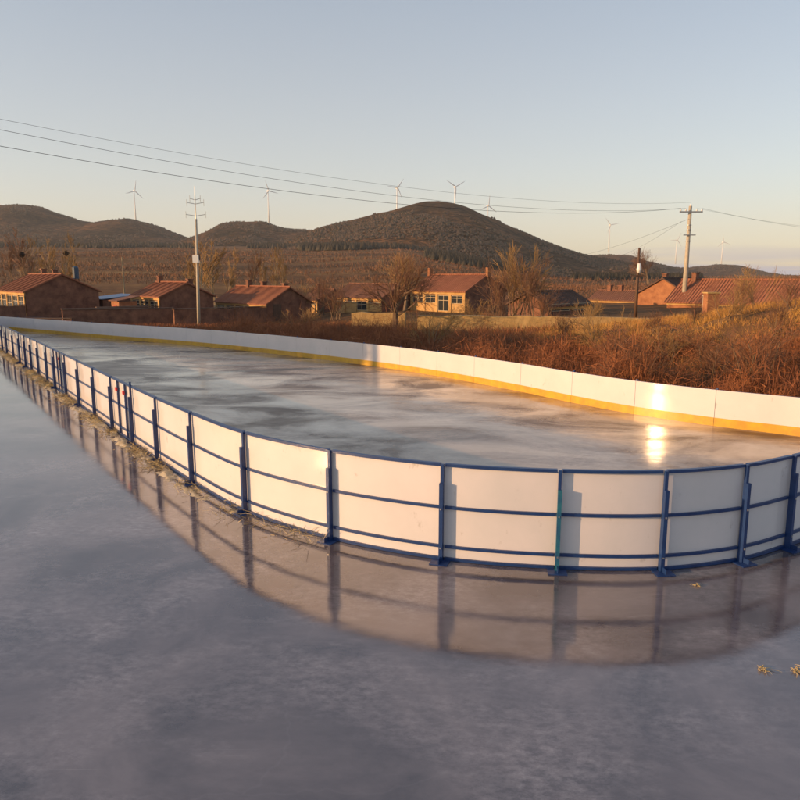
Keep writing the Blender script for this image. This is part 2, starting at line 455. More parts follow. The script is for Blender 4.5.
# ---------------------------------------------------------------- wind turbines
def turbine():
    t = empty('wind_turbine')
    m = MB(); m.tube([(0, 0, 0), (0, 0, 40), (0, 0, 80)], [1.7, 1.3, .95], 10); m.build('tower', M['turbine'], t, True)
    m = MB(); m.box(-1.4, 1.4, -3.5, 5, 79.8, 82.8); m.build('nacelle', M['turbine'], t)
    m = MB(); m.tube([(0, -3.5, 81.3), (0, -6, 81.3)], [1.7, .7], 8); m.build('hub', M['turbine'], t)
    return t
def blade(t, ang):
    m = MB(); L = 27; V = []
    c, s = math.cos(ang), math.sin(ang)
    secs = [(0, .7, .7), (5, 1.2, .5), (16, .8, .3), (L, .25, .1)]
    for (r, w, th) in secs:
        for a, b in ((-w, -th), (w, -th), (w, th), (-w, th)):
            V.append((s * r + c * a, -4.8 + b, 81.3 + c * r - s * a))
    Fq = []
    for i in range(3):
        for k in range(4):
            Fq.append((i * 4 + k, i * 4 + (k + 1) % 4, i * 4 + 4 + (k + 1) % 4, i * 4 + 4 + k))
    return mobj('blade', V, Fq, M['turbine'], t)
TB = [(134, 191, 1900, 10, 'left hill', 'leftmost wind turbine, white, standing behind the left hill'),
      (268, 191, 1900, 100, 'second hill', 'white wind turbine rising behind the small second hill'),
      (397, 188, 1750, 35, 'round hill', 'white wind turbine behind the left shoulder of the round hill'),
      (455, 187, 1700, 60, 'round hill', 'wind turbine just right of the round hill summit'),
      (488, 206, 1800, 5, 'round hill', 'white wind turbine low behind the right slope of the round hill'),
      (610, 225, 2200, 80, 'right ridge', 'white wind turbine over the left end of the low right ridge'),
      (677, 240, 2500, 25, 'right ridge', 'white wind turbine just left of the tall concrete pole'),
      (723, 242, 2500, 110, 'right ridge', 'rightmost wind turbine, above the right bump of the low ridge')]
for (px, py, Y, ph, _, lab) in TB:
    t = turbine()
    for k in range(3): blade(t, R(ph + 120 * k))
    p = at(px, py, Y)
    t.location = (p.x, p.y, p.z - 81.3); t.rotation_euler.z = -math.atan2(p.x, p.y) + R(25)
    tag(t, lab, 'wind turbine', 'wind turbines behind the hills')

# ------------------------------------------------------------------ the rink
NEAR = [(-18.37, 32.41), (-17.46, 31.14), (-16.25, 29.45), (-15.16, 27.91), (-14.24, 26.61), (-13.4, 25.42), (-12.49, 24.14), (-11.45, 22.65), (-10.62, 21.46), (-9.6, 20.01), (-8.55, 18.51), (-7.48, 16.99), (-6.44, 15.5), (-5.46, 14.11), (-4.49, 12.75), (-3.42, 11.31), (-2.22, 9.84), (-0.88, 8.77), (0.52, 8.1), (1.85, 7.83), (3.05, 7.8), (4.1, 8.07), (4.89, 8.49)]
RIGHT = [(5.75, 9.0), (7.0, 9.55), (8.3, 10.1), (8.75, 11.1)]
FAR = [(7.9, 12.45), (6.1, 14.0), (4.6, 15.7), (2.7, 18.8), (0, 22.4), (-3.7, 26.1), (-8.7, 30.3), (-14.7, 34.4), (-22.9, 40.3)]
LEFT = [(-23.9, 40.9), (-24.2, 40.2), (-22.6, 38.2), (-20.4, 35.3)]

def cr(p0, p1, p2, p3, t):
    return tuple(.5 * ((2 * b) + (-a + c) * t + (2 * a - 5 * b + 4 * c - d) * t * t + (-a + 3 * b - 3 * c + d) * t ** 3) for a, b, c, d in zip(p0, p1, p2, p3))
# resample the far side at panel width
ctrl = [RIGHT[-2], RIGHT[-1]] + FAR + [LEFT[0], LEFT[1]]
dense = []
for i in range(1, len(ctrl) - 2):
    for k in range(24): dense.append(cr(ctrl[i - 1], ctrl[i], ctrl[i + 1], ctrl[i + 2], k / 24))
dense.append(ctrl[-2])
tot = sum(math.dist(a, b) for a, b in zip(dense, dense[1:]))
nseg = round(tot / 1.78); step = tot / nseg
FARP = [dense[0]]; acc = 0
for a, b in zip(dense, dense[1:]):
    acc += math.dist(a, b)
    if acc >= step and len(FARP) < nseg: FARP.append(b); acc -= step
FARP.append(dense[-1])
RING = NEAR + RIGHT[:-1] + FARP + LEFT[1:]
NR = len(RING)
SUB = 6
seg = []
for i in range(NR):
    seg.append([cr(RING[i - 1], RING[i], RING[(i + 1) % NR], RING[(i + 2) % NR], k / SUB) for k in range(SUB + 1)])
RINK_Z = .45
TOP = 1.20

def offs(pts, d):
    out = []
    for i, p in enumerate(pts):
        a = pts[max(i - 1, 0)]; b = pts[min(i + 1, len(pts) - 1)]
        t = Vector((b[0] - a[0], b[1] - a[1])).normalized()
        nrm = Vector((t.y, -t.x))        # ring runs near side left to right: outside is to the right
        out.append((p[0] + nrm.x * d, p[1] + nrm.y * d))
    return out
def trim(pts, g):
    a, b = Vector(pts[0]), Vector(pts[1]); p0 = a + (b - a).normalized() * g
    c, d = Vector(pts[-1]), Vector(pts[-2]); p1 = c + (d - c).normalized() * g
    return [tuple(p0)] + pts[1:-1] + [tuple(p1)]
def strip(name, pts, d0, d1, z0, z1, m, parent, cham=0):
    A = offs(pts, d0); Bq = offs(pts, d1); V = []; Fc = []
    for a, b in zip(A, Bq):
        V += [(a[0], a[1], z0), (b[0], b[1], z0), (b[0], b[1], z1), (a[0], a[1], z1)]
    for i in range(len(pts) - 1):
        q = i * 4
        for k in range(4):
            Fc.append((q + k, q + (k + 1) % 4, q + 4 + (k + 1) % 4, q + 4 + k))
    Fc.append((3, 2, 1, 0)); q = (len(pts) - 1) * 4; Fc.append((q, q + 1, q + 2, q + 3))
    o = mobj(name, V, Fc, m, parent, True)
    o.data.set_sharp_from_angle(angle=R(35))
    return o

rink = empty('rink_fence', (0, 0, 0))
tag(rink, 'curved white ice rink fence with blue steel posts and rails, yellow kick strip inside', 'fence')
n_near = len(NEAR)
def is_near(i): return i < n_near + 2 or i >= NR - 3
GATES = {9 - 1: 1, 13 - 1: 2}   # segments that are gates (58->69 px, 115->136 px)
for i in range(NR):
    pts = seg[i]; near = is_near(i)
    inside_d = -.006
    if i in GATES:
        pan = strip('gate_panel', trim(pts, .02), -.006, .006, .03, TOP - .02, M['board'], rink)
        # two slim uprights and a latch of its own
        for t in ((.36, .72) if GATES[i] == 2 else (.30, .55)):
            k = t * SUB; k0 = int(k); a = Vector(pts[k0]).lerp(Vector(pts[k0 + 1]), k - k0)
            d = (Vector(pts[-1]) - Vector(pts[0])).normalized(); nn = Vector((d.y, -d.x)); c = a + nn * .036
            m = MB(); m.obox((c.x, c.y), d, nn, .02, .02, .04, 1.19); m.build('gate_bar', M['blue'], pan)
            if t > .5 or GATES[i] == 2 and t < .5:
                m = MB(); c2 = c + nn * .035; m.obox((c2.x, c2.y), d, nn, .05, .014, .98, 1.05); m.build('latch', M['red'], pan)
    else:
        pan = strip('panel', trim(pts, .004), -.006, .006, .03, TOP - .02, M['board'], rink)
    if near:
        for (z0, z1) in ((.005, .04), (.16, .195), (.655, .69)):
            strip('rail', trim(pts, .03), .0075, .038, z0, z1, M['blue'], pan)
        strip('rail', trim(pts, .03), -.012, .040, TOP - .019, TOP + .016, M['blue'], pan)
    else:
        strip('rail', trim(pts, .004), .0075, .04, TOP - .055, TOP - .02, M['blue'], pan)
    if not near or n_near - 3 <= i:
        strip('kick_strip', trim(pts, .003), -.020, -.0075, RINK_Z - .05, RINK_Z + .17, M['kick'], pan)
for i in range(NR):
    p = Vector(RING[i]); a = Vector(RING[i - 1]); b = Vector(RING[(i + 1) % NR])
    d = (b - a).normalized(); nn = Vector((d.y, -d.x)); near = is_near(i)
    c = p + nn * .045
    m = MB()
    m.obox(c, d, nn, .019, .019, .0, 1.213)
    c2 = p + nn * .082 if near else p + nn * .08
    lean = rnd.uniform(-.006, .006)
    if i in (13,): m.obox(c, d, nn, .019, .019, 1.213, 1.30)
    po = m.build('post', M['blue'], rink)
    m = MB(); m.obox(c2, d, nn, .023, .0225, .0, .99 + lean); m.build('sleeve', M['teal'] if i == 19 else M['blue'], po)
    if near:
        m = MB(); c3 = p + nn * .13
        m.obox(c3, d, nn, .11, .085, .002, .012)
        # gusset
        m.obox(c3 + nn * .01, d, nn, .004, .05, .012, .07)
        m.build('base_plate', M['blue'], po)
        m = MB()
        for zz in (.18, .67):
            q = c2 + nn * .024
            m.obox(q, d, nn, .009, .008, zz - .009, zz + .009)
        m.build('bolt', M['bolt'], po)

# ice inside the fence
ip = []
for s_ in seg: ip += offs(s_, -.0085)[:-1]
cx = sum(p[0] for p in ip) / len(ip)
o = mobj('rink_ice', [(p[0], p[1], RINK_Z) for p in ip], [tuple(range(len(ip)))], M['ice_in'])
tag(o, kind='structure')
# ice outside
o = mobj('ice', [(-150, -40, 0), (62, -40, 0), (62, -32, 0), (-150, 180, 0)], [(0, 1, 2, 3)], M['ice_out'])
tag(o, kind='structure')

# ragged snow and straw caught along the foot of the fence
V = []; Fc = []
run = []
for i in list(range(NR - 3, NR)) + list(range(0, 17)):
    run += [tuple(Vector(a).lerp(Vector(b), q / 5)) for a, b in zip(seg[i][:-1], seg[i][1:]) for q in range(5)]
NWd = 13
outl = []
for j, d in enumerate(np.linspace(0.05, .42, NWd)):
    outl.append(offs(run, d))
for j in range(NWd):
    for i, (x, y) in enumerate(outl[j]):
        t = j / (NWd - 1)
        amp = max(0, noise.noise(Vector((x * 1.6, y * 1.6, 2))) + .42) * (.6 + .8 * noise.noise(Vector((x * 5, y * 5, 3))))
        end = sm(len(run), len(run) - 70, i)
        h = math.sin(math.pi * min(1, t * 1.0 + .12)) * amp * .10 * end + (noise.noise(Vector((x * 13, y * 13, 1))) * .030 + noise.noise(Vector((x * 31, y * 31, 4))) * .016) * end
        V.append((x, y, h - .014 + (-.02 if t in (0, 1) else 0)))
for j in range(NWd - 1):
    for i in range(len(run) - 1):
        a = j * len(run) + i; Fc.append((a, a + 1, a + len(run) + 1, a + len(run)))
o = mobj('snow_drift', V, Fc, M['snow'], smooth=True)
tag(o, 'dirty crust of snow along the outer foot of the fence', 'snow', kind='stuff')

def twigs(centers, length, width, up, name, material, label=None, cat=None, parent=None, kind='stuff', spread=1.0):
    """many thin tapering blades"""
    c = np.asarray(centers, float); n = len(c)
    L_ = np.asarray(length) * np.ones(n); Wd = np.asarray(width) * np.ones(n)
    az = rng.random(n) * 2 * np.pi
    el = np.clip(rng.normal(up, .35 * spread, n), -.2, 1.55)
    d = np.stack([np.cos(az) * np.cos(el), np.sin(az) * np.cos(el), np.sin(el)], 1)
    r = rng.normal(size=(n, 3)); s_ = np.cross(d, r); s_ /= np.linalg.norm(s_, axis=1)[:, None] + 1e-9
    bend = rng.normal(size=(n, 3)) * .12 * L_[:, None]
    p0 = c; p1 = c + d * L_[:, None] * .55 + bend * .5; p2 = c + d * L_[:, None] + bend * .2
    w = s_ * Wd[:, None] * .5
    V = np.stack([p0 - w, p0 + w, p1 + w * .75, p1 - w * .75, p2 + w * .25, p2 - w * .25], 1).reshape(-1, 3)
    b = np.arange(n)[:, None] * 6
    Fc = np.concatenate([b + np.array([[0, 1, 2, 3]]), b + np.array([[3, 2, 4, 5]])], 0)
    o = mobj(name, V, Fc, material, parent)
    if label: tag(o, label, cat, kind=kind)
    return o

C_ = []
for _ in range(9000):
    i = min(len(run) - 2, int(rnd.random() * len(run))); d = abs(rnd.gauss(.12, .12)) + .03
    x, y = offs(run[i:i + 2], d)[0]
    if i > len(run) - 60 and rnd.random() > .3: continue
    if noise.noise(Vector((x * 1.1, y * 1.1, 2))) < -.12: continue
    C_.append((x + rnd.uniform(-.12, .12), y + rnd.uniform(-.12, .12), rnd.uniform(.003, .07)))
twigs(C_, rng.uniform(.06, .20, len(C_)), .008, .15, 'straw_litter', M['straw'], 'pale straw litter strewn along the foot of the fence', 'straw')

def straw_tuft(px, py, n, r, label):
    a = px - 400; b = py - 400
    dz = -F * math.sin(PITCH) - b * math.cos(PITCH); dy = F * math.cos(PITCH) - b * math.sin(PITCH)
    Y = CAMH * dy / -dz; X = Y * a / dy
    m = MB()
    for _ in range(n):
        an = rnd.uniform(0, 6.28); q = rnd.uniform(.3, 1) * r; x0, y0 = rnd.gauss(0, r * .25), rnd.gauss(0, r * .25)
        m.tube([(x0, y0, .006), (x0 + math.cos(an) * q * .5, y0 + math.sin(an) * q * .5, .012 + rnd.random() * .02), (x0 + math.cos(an) * q, y0 + math.sin(an) * q, .006)], [.0035, .003, .001], 3)
    o = m.build('straw_tuft', M['straw']); o.location = (X, Y, .0)
    tag(o, label, 'straw tuft', 'straw scraps on the ice')
straw_tuft(697, 586, 16, .07, 'small bright straw scrap on the ice just below the right fence panels')
straw_tuft(763, 671, 22, .09, 'straw scrap lying on the ice at the lower right')
straw_tuft(797, 672, 26, .10, 'straw scrap at the right edge of the ice')

# ------------------------------------------------------------------ bare trees
def gen_tree(h, r0, seed, kind):
    q = random.Random(seed); big = []; small = []
    def grow(p, d, L, r, lev, maxlev):
        n = 4 if lev == 0 else 3
        pts = [p]; rad = [r]; dd = d.copy()
        for k in range(n):
            dd = (dd + Vector((q.gauss(0, .10), q.gauss(0, .10), q.gauss(.06 if kind != 'bush' else .02, .06)))).normalized()
            p = p + dd * L / n; pts.append(p); rad.append(r * (1 - (k + 1) / n * .65))
        (big if lev <= 1 else small).append((pts, rad))
        if lev >= maxlev: return
        nb = {'poplar': (16, 7, 4), 'spread': (9, 9, 9), 'bush': (9, 8, 7)}[kind][min(lev, 2)]
        for b in range(nb):
            t = q.uniform(.25 if lev == 0 else .2, 1.0)
            k = min(n - 1, int(t * n)); a = pts[k].lerp(pts[k + 1], t * n - k); rr = r * (1 - t * .6)
            sp = {'poplar': q.uniform(.25, .5), 'spread': q.uniform(.45, .95), 'bush': q.uniform(.3, .8)}[kind]
            az = q.uniform(0, 6.283)
            side = dd.cross(Vector((math.cos(az), math.sin(az), .1))).normalized()
            nd = (dd * math.cos(sp) + side * math.sin(sp)).normalized()
            LL = L * {'poplar': (.42 if lev == 0 else .5), 'spread': .78, 'bush': .6}[kind] * (1.15 - .5 * t) * q.uniform(.7, 1.15)
            grow(a, nd, LL, rr * .5, lev + 1, maxlev)
    if kind == 'bush':
        for _ in range(7):
            az = q.uniform(0, 6.28); s = q.uniform(.1, .65)
            grow(Vector((q.gauss(0, .15), q.gauss(0, .15), 0)), Vector((math.cos(az) * math.sin(s), math.sin(az) * math.sin(s), math.cos(s))), h * .62, r0 * .6, 1, 3)
    elif kind == 'poplar':
        grow(Vector((0, 0, 0)), Vector((0, 0, 1)), h * .95, r0, 0, 3)
    else:
        grow(Vector((0, 0, 0)), Vector((q.gauss(0, .08), q.gauss(0, .08), 1)).normalized(), h * .42, r0, 0, 3)
    return big, small

PROTO = {}; HT = {}
def tree_proto(key, h, r0, seed, kind, tm, cm, tw=.012):
    big, small = gen_tree(h, r0, seed, kind)
    t = empty('bare_tree')
    m = MB()
    for p, r in big: m.tube(p, [max(x, tw) for x in r], 5, False)
    m0 = m; m.build('trunk', tm, t)
    V = MB()
    for p, r in small: V.tube(p, [max(x, tw) for x in r], 3, False)
    V.build('crown', cm, t)
    HT[key] = max(v[2] for v in V.v + m0.v)
    PROTO[key] = t; t['_used'] = 0
    return t
tree_proto('pop1', 9, .14, 3, 'poplar', M['palebark'], M['goldtwig'], .019)
tree_proto('pop2', 8, .12, 14, 'poplar', M['palebark'], M['goldtwig'], .019)
tree_proto('pop3', 10, .15, 25, 'poplar', M['bark'], M['twig'], .019)
tree_proto('spr1', 6, .17, 5, 'spread', M['bark'], M['twig'], .006)
tree_proto('spr2', 6, .16, 9, 'spread', M['bark'], M['goldtwig'], .006)
tree_proto('bush1', 3, .05, 31, 'bush', M['bark'], M['twig'], .0045)
tree_proto('bush2', 3, .05, 47, 'bush', M['bark'], M['goldtwig'], .006)
def plant(key, px, topy, Y, label, group='bare trees round the village', cat='tree', wide=1.0, name=None, base=None):
    t = PROTO[key]
    if t['_used']: t = copy_tree(t)
    PROTO[key]['_used'] = 1
    g = at(px, 277, Y); z0 = gz(g.x, Y) if base is None else base
    top = at(px, topy, Y).z
    s = max(.1, (top - z0) / HT[key])
    t.location = (g.x, Y, z0 - .03); t.scale = (s * wide, s * wide, s); t.rotation_euler.z = rnd.uniform(0, 6.28)
    tag(t, label, cat, group)
    if name: t.name = name
    return t
# tall thin trees, left
plant('pop1', 24, 232, 92, 'thin bare tree at the far left, behind the left house')
NT = []
NT.append(plant('pop3', 36, 224, 84, 'tallest bare tree behind the left house, holding a dark nest'))
plant('pop2', 50, 236, 88, 'bare tree behind the ridge of the left house')
NT.append(plant('pop1', 62, 228, 86, 'bare tree behind the right end of the left house ridge', wide=.8))
plant('pop2', 73, 243, 96, 'short bare tree right of the left house chimney')
plant('pop3', 8, 240, 105, 'faint bare tree at the left picture edge')
plant('pop2', 190, 252, 82, 'slim golden bare tree left of the antenna pole')
plant('pop1', 204, 236, 76, 'golden bare tree just right of the antenna pole', wide=1.3)
plant('pop2', 214, 238, 78, 'bushy golden bare tree between the second and third house', wide=1.4)
plant('pop1', 226, 246, 84, 'thin golden bare tree behind the left end of the third house roof')
plant('pop3', 247, 247, 96, 'thin bare tree behind the third house chimneys')
plant('pop2', 262, 250, 100, 'slender bare tree over the middle of the third house ridge', wide=.8)
plant('pop1', 272, 243, 92, 'golden poplar right behind the third house ridge end')
plant('pop2', 282, 247, 98, 'narrow poplar behind the right end of the third house roof', wide=.8)
plant('bush1', 318, 268, 72, 'reddish leafless shrub between the third and fourth house', wide=1.3)
plant('bush2', 300, 282, 66, 'low leafless shrub against the right gable of the third house')
plant('bush1', 337, 277, 60, 'dense brown shrub left of the fourth house', wide=1.2)
plant('spr1', 392, 246, 40, 'large bare spreading tree in front of the gap beside the cream house', wide=1.15)
plant('spr2', 404, 250, 56, 'bare tree at the left corner of the cream house')
plant('bush1', 499, 256, 52, 'rounded leafless tree touching the right gable of the cream house', wide=.8)
plant('bush2', 516, 240, 54, 'tallest rounded leafless tree right of the cream house', wide=.8)
plant('bush1', 531, 248, 52, 'golden leafless tree at the right of the tree clump', wide=.75)
plant('bush1', 545, 284, 48, 'reddish shrub in front of the dark low roof', wide=1.3)
plant('bush2', 480, 296, 44, 'low shrub behind the mud wall right of the cream house', wide=1.2)
plant('bush1', 505, 290, 42, 'brown shrub behind the mud wall under the leafless clump', wide=1.2)
plant('spr1', 650, 246, 190, 'distant leafless tree above the dark red roofs')
plant('bush2', 590, 296, 40, 'shrub just right of the dark low roof, behind the wall')
for k, (px, ty, Y, lab) in enumerate([(432, 308, 30, 'twiggy shrub before the mud wall under the cream house'), (566, 306, 30, 'twiggy shrub before the mud wall, left of the leaning pole'),
        (604, 300, 24, 'thin sapling on the scrub left of the leaning pole'), (622, 318, 22, 'short sapling under the leaning pole'),
        (730, 284, 24, 'bare sapling on the golden bank, left one of the close pair'), (741, 270, 25, 'tall bare sapling on the golden bank under the right roof'),
        (758, 262, 27, 'tallest bare sapling on the golden bank near the right edge'), (782, 286, 21, 'bare sapling at the right edge of the bank'),
        (676, 322, 22, 'short sapling below the tall concrete pole'), (343, 316, 36, 'dark twiggy shrub behind the rink fence left of the mud wall'),
        (300, 306, 42, 'dark shrub behind the far rink fence beside the third house yard wall'),
        (660, 306, 26, 'shrub on the bank below the orange gable'), (700, 300, 27, 'shrub on the bank just right of the tall concrete pole'),
        (718, 322, 19, 'low dense shrub in the scrub under the brick pier'), (768, 312, 18, 'dense brown shrub low on the right of the bank'),
        (795, 270, 23, 'tall bare shrub cut by the right picture edge'), (580, 326, 25, 'round shrub in the scrub before the mud wall, right of centre'),
        (520, 322, 26, 'shrub in the scrub under the leafless tree clump'), (470, 322, 27, 'shrub in the scrub below the cream house corner'),
        (640, 330, 19, 'small dense shrub in the scrub left of the tall concrete pole')]):
    plant('bush1' if k % 2 or k > 10 else 'bush2', px, ty, Y, lab, group='saplings and shrubs behind the rink', cat='shrub', name='leafless_shrub', wide=.8 if k in (2, 4, 5, 6, 7) else 1.3)
def nest(tree, frac, lab):
    tr = [o for o in bpy.data.objects if o.parent == tree and o.name.startswith('trunk')][0]
    vs = [v.co for v in tr.data.vertices]; zm = max(v.z for v in vs)
    v = min(vs, key=lambda q: abs(q.z - zm * frac) + .4 * math.hypot(q.x, q.y))
    p = Vector((v.x * tree.scale.x, v.y * tree.scale.y, v.z * tree.scale.z)); p.rotate(tree.rotation_euler); p += tree.location
    m = MB()
    for _ in range(90):
        v = Vector((rnd.gauss(0, 1), rnd.gauss(0, 1), rnd.gauss(0, .8))).normalized() * .24
        w = Vector((rnd.gauss(0, 1), rnd.gauss(0, 1), rnd.gauss(0, 1))).normalized() * .28
        m.tube([v - w * .5, v + w * .5], .035, 3)
    o = m.build('nest', M['nest']); o.location = p; tag(o, lab, 'nest', 'nests in the bare trees')
nest(NT[0], .72, 'dark round nest in the tallest bare tree behind the left house')
nest(NT[1], .74, 'dark nest in the bare tree behind the ridge end of the left house')

# unseen evergreens added left of the view, crowns shaped to shade the far left boards
SD = Vector((-.958, -.285, 0)).normalized(); PERP = Vector((.285, -.958, 0)).normalized()
def shade_tree(c, t, zb, zt, label):
    p = SD * t - PERP * c; g = gz(p.x, p.y) if p.y > 0 else 0
    o = empty('added_evergreen', (p.x, p.y, 0)); tag(o, label, 'tree', 'added shade trees left of the rink')
    m = MB(); m.tube([(0, 0, -.2), (.1, 0, zb), (0, 0, (zb + zt) / 2)], [.2, .15, .08], 7); m.build('trunk', M['bark'], o)
    n = 2600; v = rng.normal(size=(n, 3)); v /= np.linalg.norm(v, axis=1)[:, None]; v *= (rng.random((n, 1)) ** .4)
    ctr = v * np.array([1.55, 1.55, (zt - zb) / 2]) + np.array([0, 0, (zb + zt) / 2])
    a = rng.normal(size=(n, 3)); a /= np.linalg.norm(a, axis=1)[:, None]; b = np.cross(a, rng.normal(size=(n, 3))); b /= np.linalg.norm(b, axis=1)[:, None]
    V = np.stack([ctr - a * .16, ctr - b * .07, ctr + a * .16, ctr + b * .07], 1).reshape(-1, 3)
    mobj('crown', V, np.arange(n * 4).reshape(-1, 4), M['conifer'], o)
for k in range(18):
    c = 24.3 + 1.3 * k
    zb = interp([(24, 6.7), (27, 5.9), (30, 5.4), (37, 4.5), (46, 3.4)], c)
    shade_tree(c, 29, zb, zb + 4.0 - (1.6 if k == 0 else 0), 'evergreen added outside the view, left of the rink, to shade the far boards')

# ------------------------------------------------------------------ scrub bank and grass
C_ = []; Ls = []
for _ in range(5200):
    s_ = rnd.uniform(1.0, 9.5); w = rnd.uniform(-19, 14)        # s across the strip, w along it
    x = (w + s_) * .7071; y = 22.4 - w * .7071 + s_ * .7071 - 0
    x += 0
    if x < -5 and rnd.random() < .3: continue
    if x > 6.5 and s_ > 6.8: continue
    y = max(y, 9)
    g = gz(x, y)
    c_ = noise.noise(Vector((x * .55, y * .55, 4)))
    hh = rnd.uniform(.30, .85) * (.45 + 1.2 * max(0, c_ + .4))
    nb = int(60 * (.35 + max(0, c_ + .45)))
    for k in range(nb):
        C_.append((x + rnd.gauss(0, .17), y + rnd.gauss(0, .17), g + abs(rnd.gauss(0, .45)) * hh)); Ls.append(hh * rnd.uniform(.2, .65))
twigs(C_, Ls, rng.uniform(.004, .016, len(C_)), .6, 'dry_scrub', M['scrub'], 'tangled reddish brown dry scrub behind the far rink fence', 'scrub', spread=2.0)
C_ = []; Ls = []
for _ in range(260000):
    x = rnd.uniform(-9, 34); s_ = rnd.uniform(5.0, 19); y = s_ / .7071 + 22.4 - x
    if y < 12: continue
    if x < 6 and rnd.random() > .45: continue
    q = noise.noise(Vector((x * .9, y * .9, 6)))
    if q < -.10 + rnd.uniform(-.12, .12): continue
    C_.append((x, y, gz(x, y) - .03)); Ls.append(rnd.uniform(.08, .28) * (1 + .8 * max(0, q)))
twigs(C_, Ls, rng.uniform(.006, .016, len(C_)), .95, 'golden_grass', M['golden'], 'golden dry grass covering the bank behind the scrub', 'grass', spread=1.4)
# brush standing in the far fields
C_ = []; Ls = []; 
for _ in range(200000):
    Y = 88 * (8.5 ** rnd.random()); u = rnd.uniform(-.8, .75); x = u * Y
    row = noise.noise(Vector((x * .012, Y * .06, 12))) + .35 * noise.noise(Vector((x * .08, Y * .08, 2)))
    if row < rnd.uniform(-.25, .3): continue
    C_.append((x + rnd.gauss(0, 1), Y, gz(x, Y) - .1)); Ls.append(rnd.uniform(.2, 1.0) * rnd.random() * min(1.9, Y / 140) + .2)
twigs(C_, Ls, np.array([c[1] for c in C_]) * .0008, 1.0, 'field_brush', M['twig'], 'brown leafless brush lining the terraced fields beyond the village', 'brush', spread=1.0)
# dark weeds behind the left part of the fence
C_ = []; Ls = []
for _ in range(42000):
    w = rnd.uniform(-36, -4); s = rnd.uniform(1.0, 17)
    x = (w + s) * .7071; y = 22.4 - w * .7071 + s * .7071
    if noise.noise(Vector((x * .4, y * .4, 7))) < -.15: continue
    C_.append((x, y, gz(x, y) - .03)); Ls.append(rnd.uniform(.15, .5))
twigs(C_, Ls, rng.uniform(.015, .035, len(C_)), .95, 'dry_weeds', M['scrub'], 'dry brown weeds between the left rink fence and the houses', 'weeds')

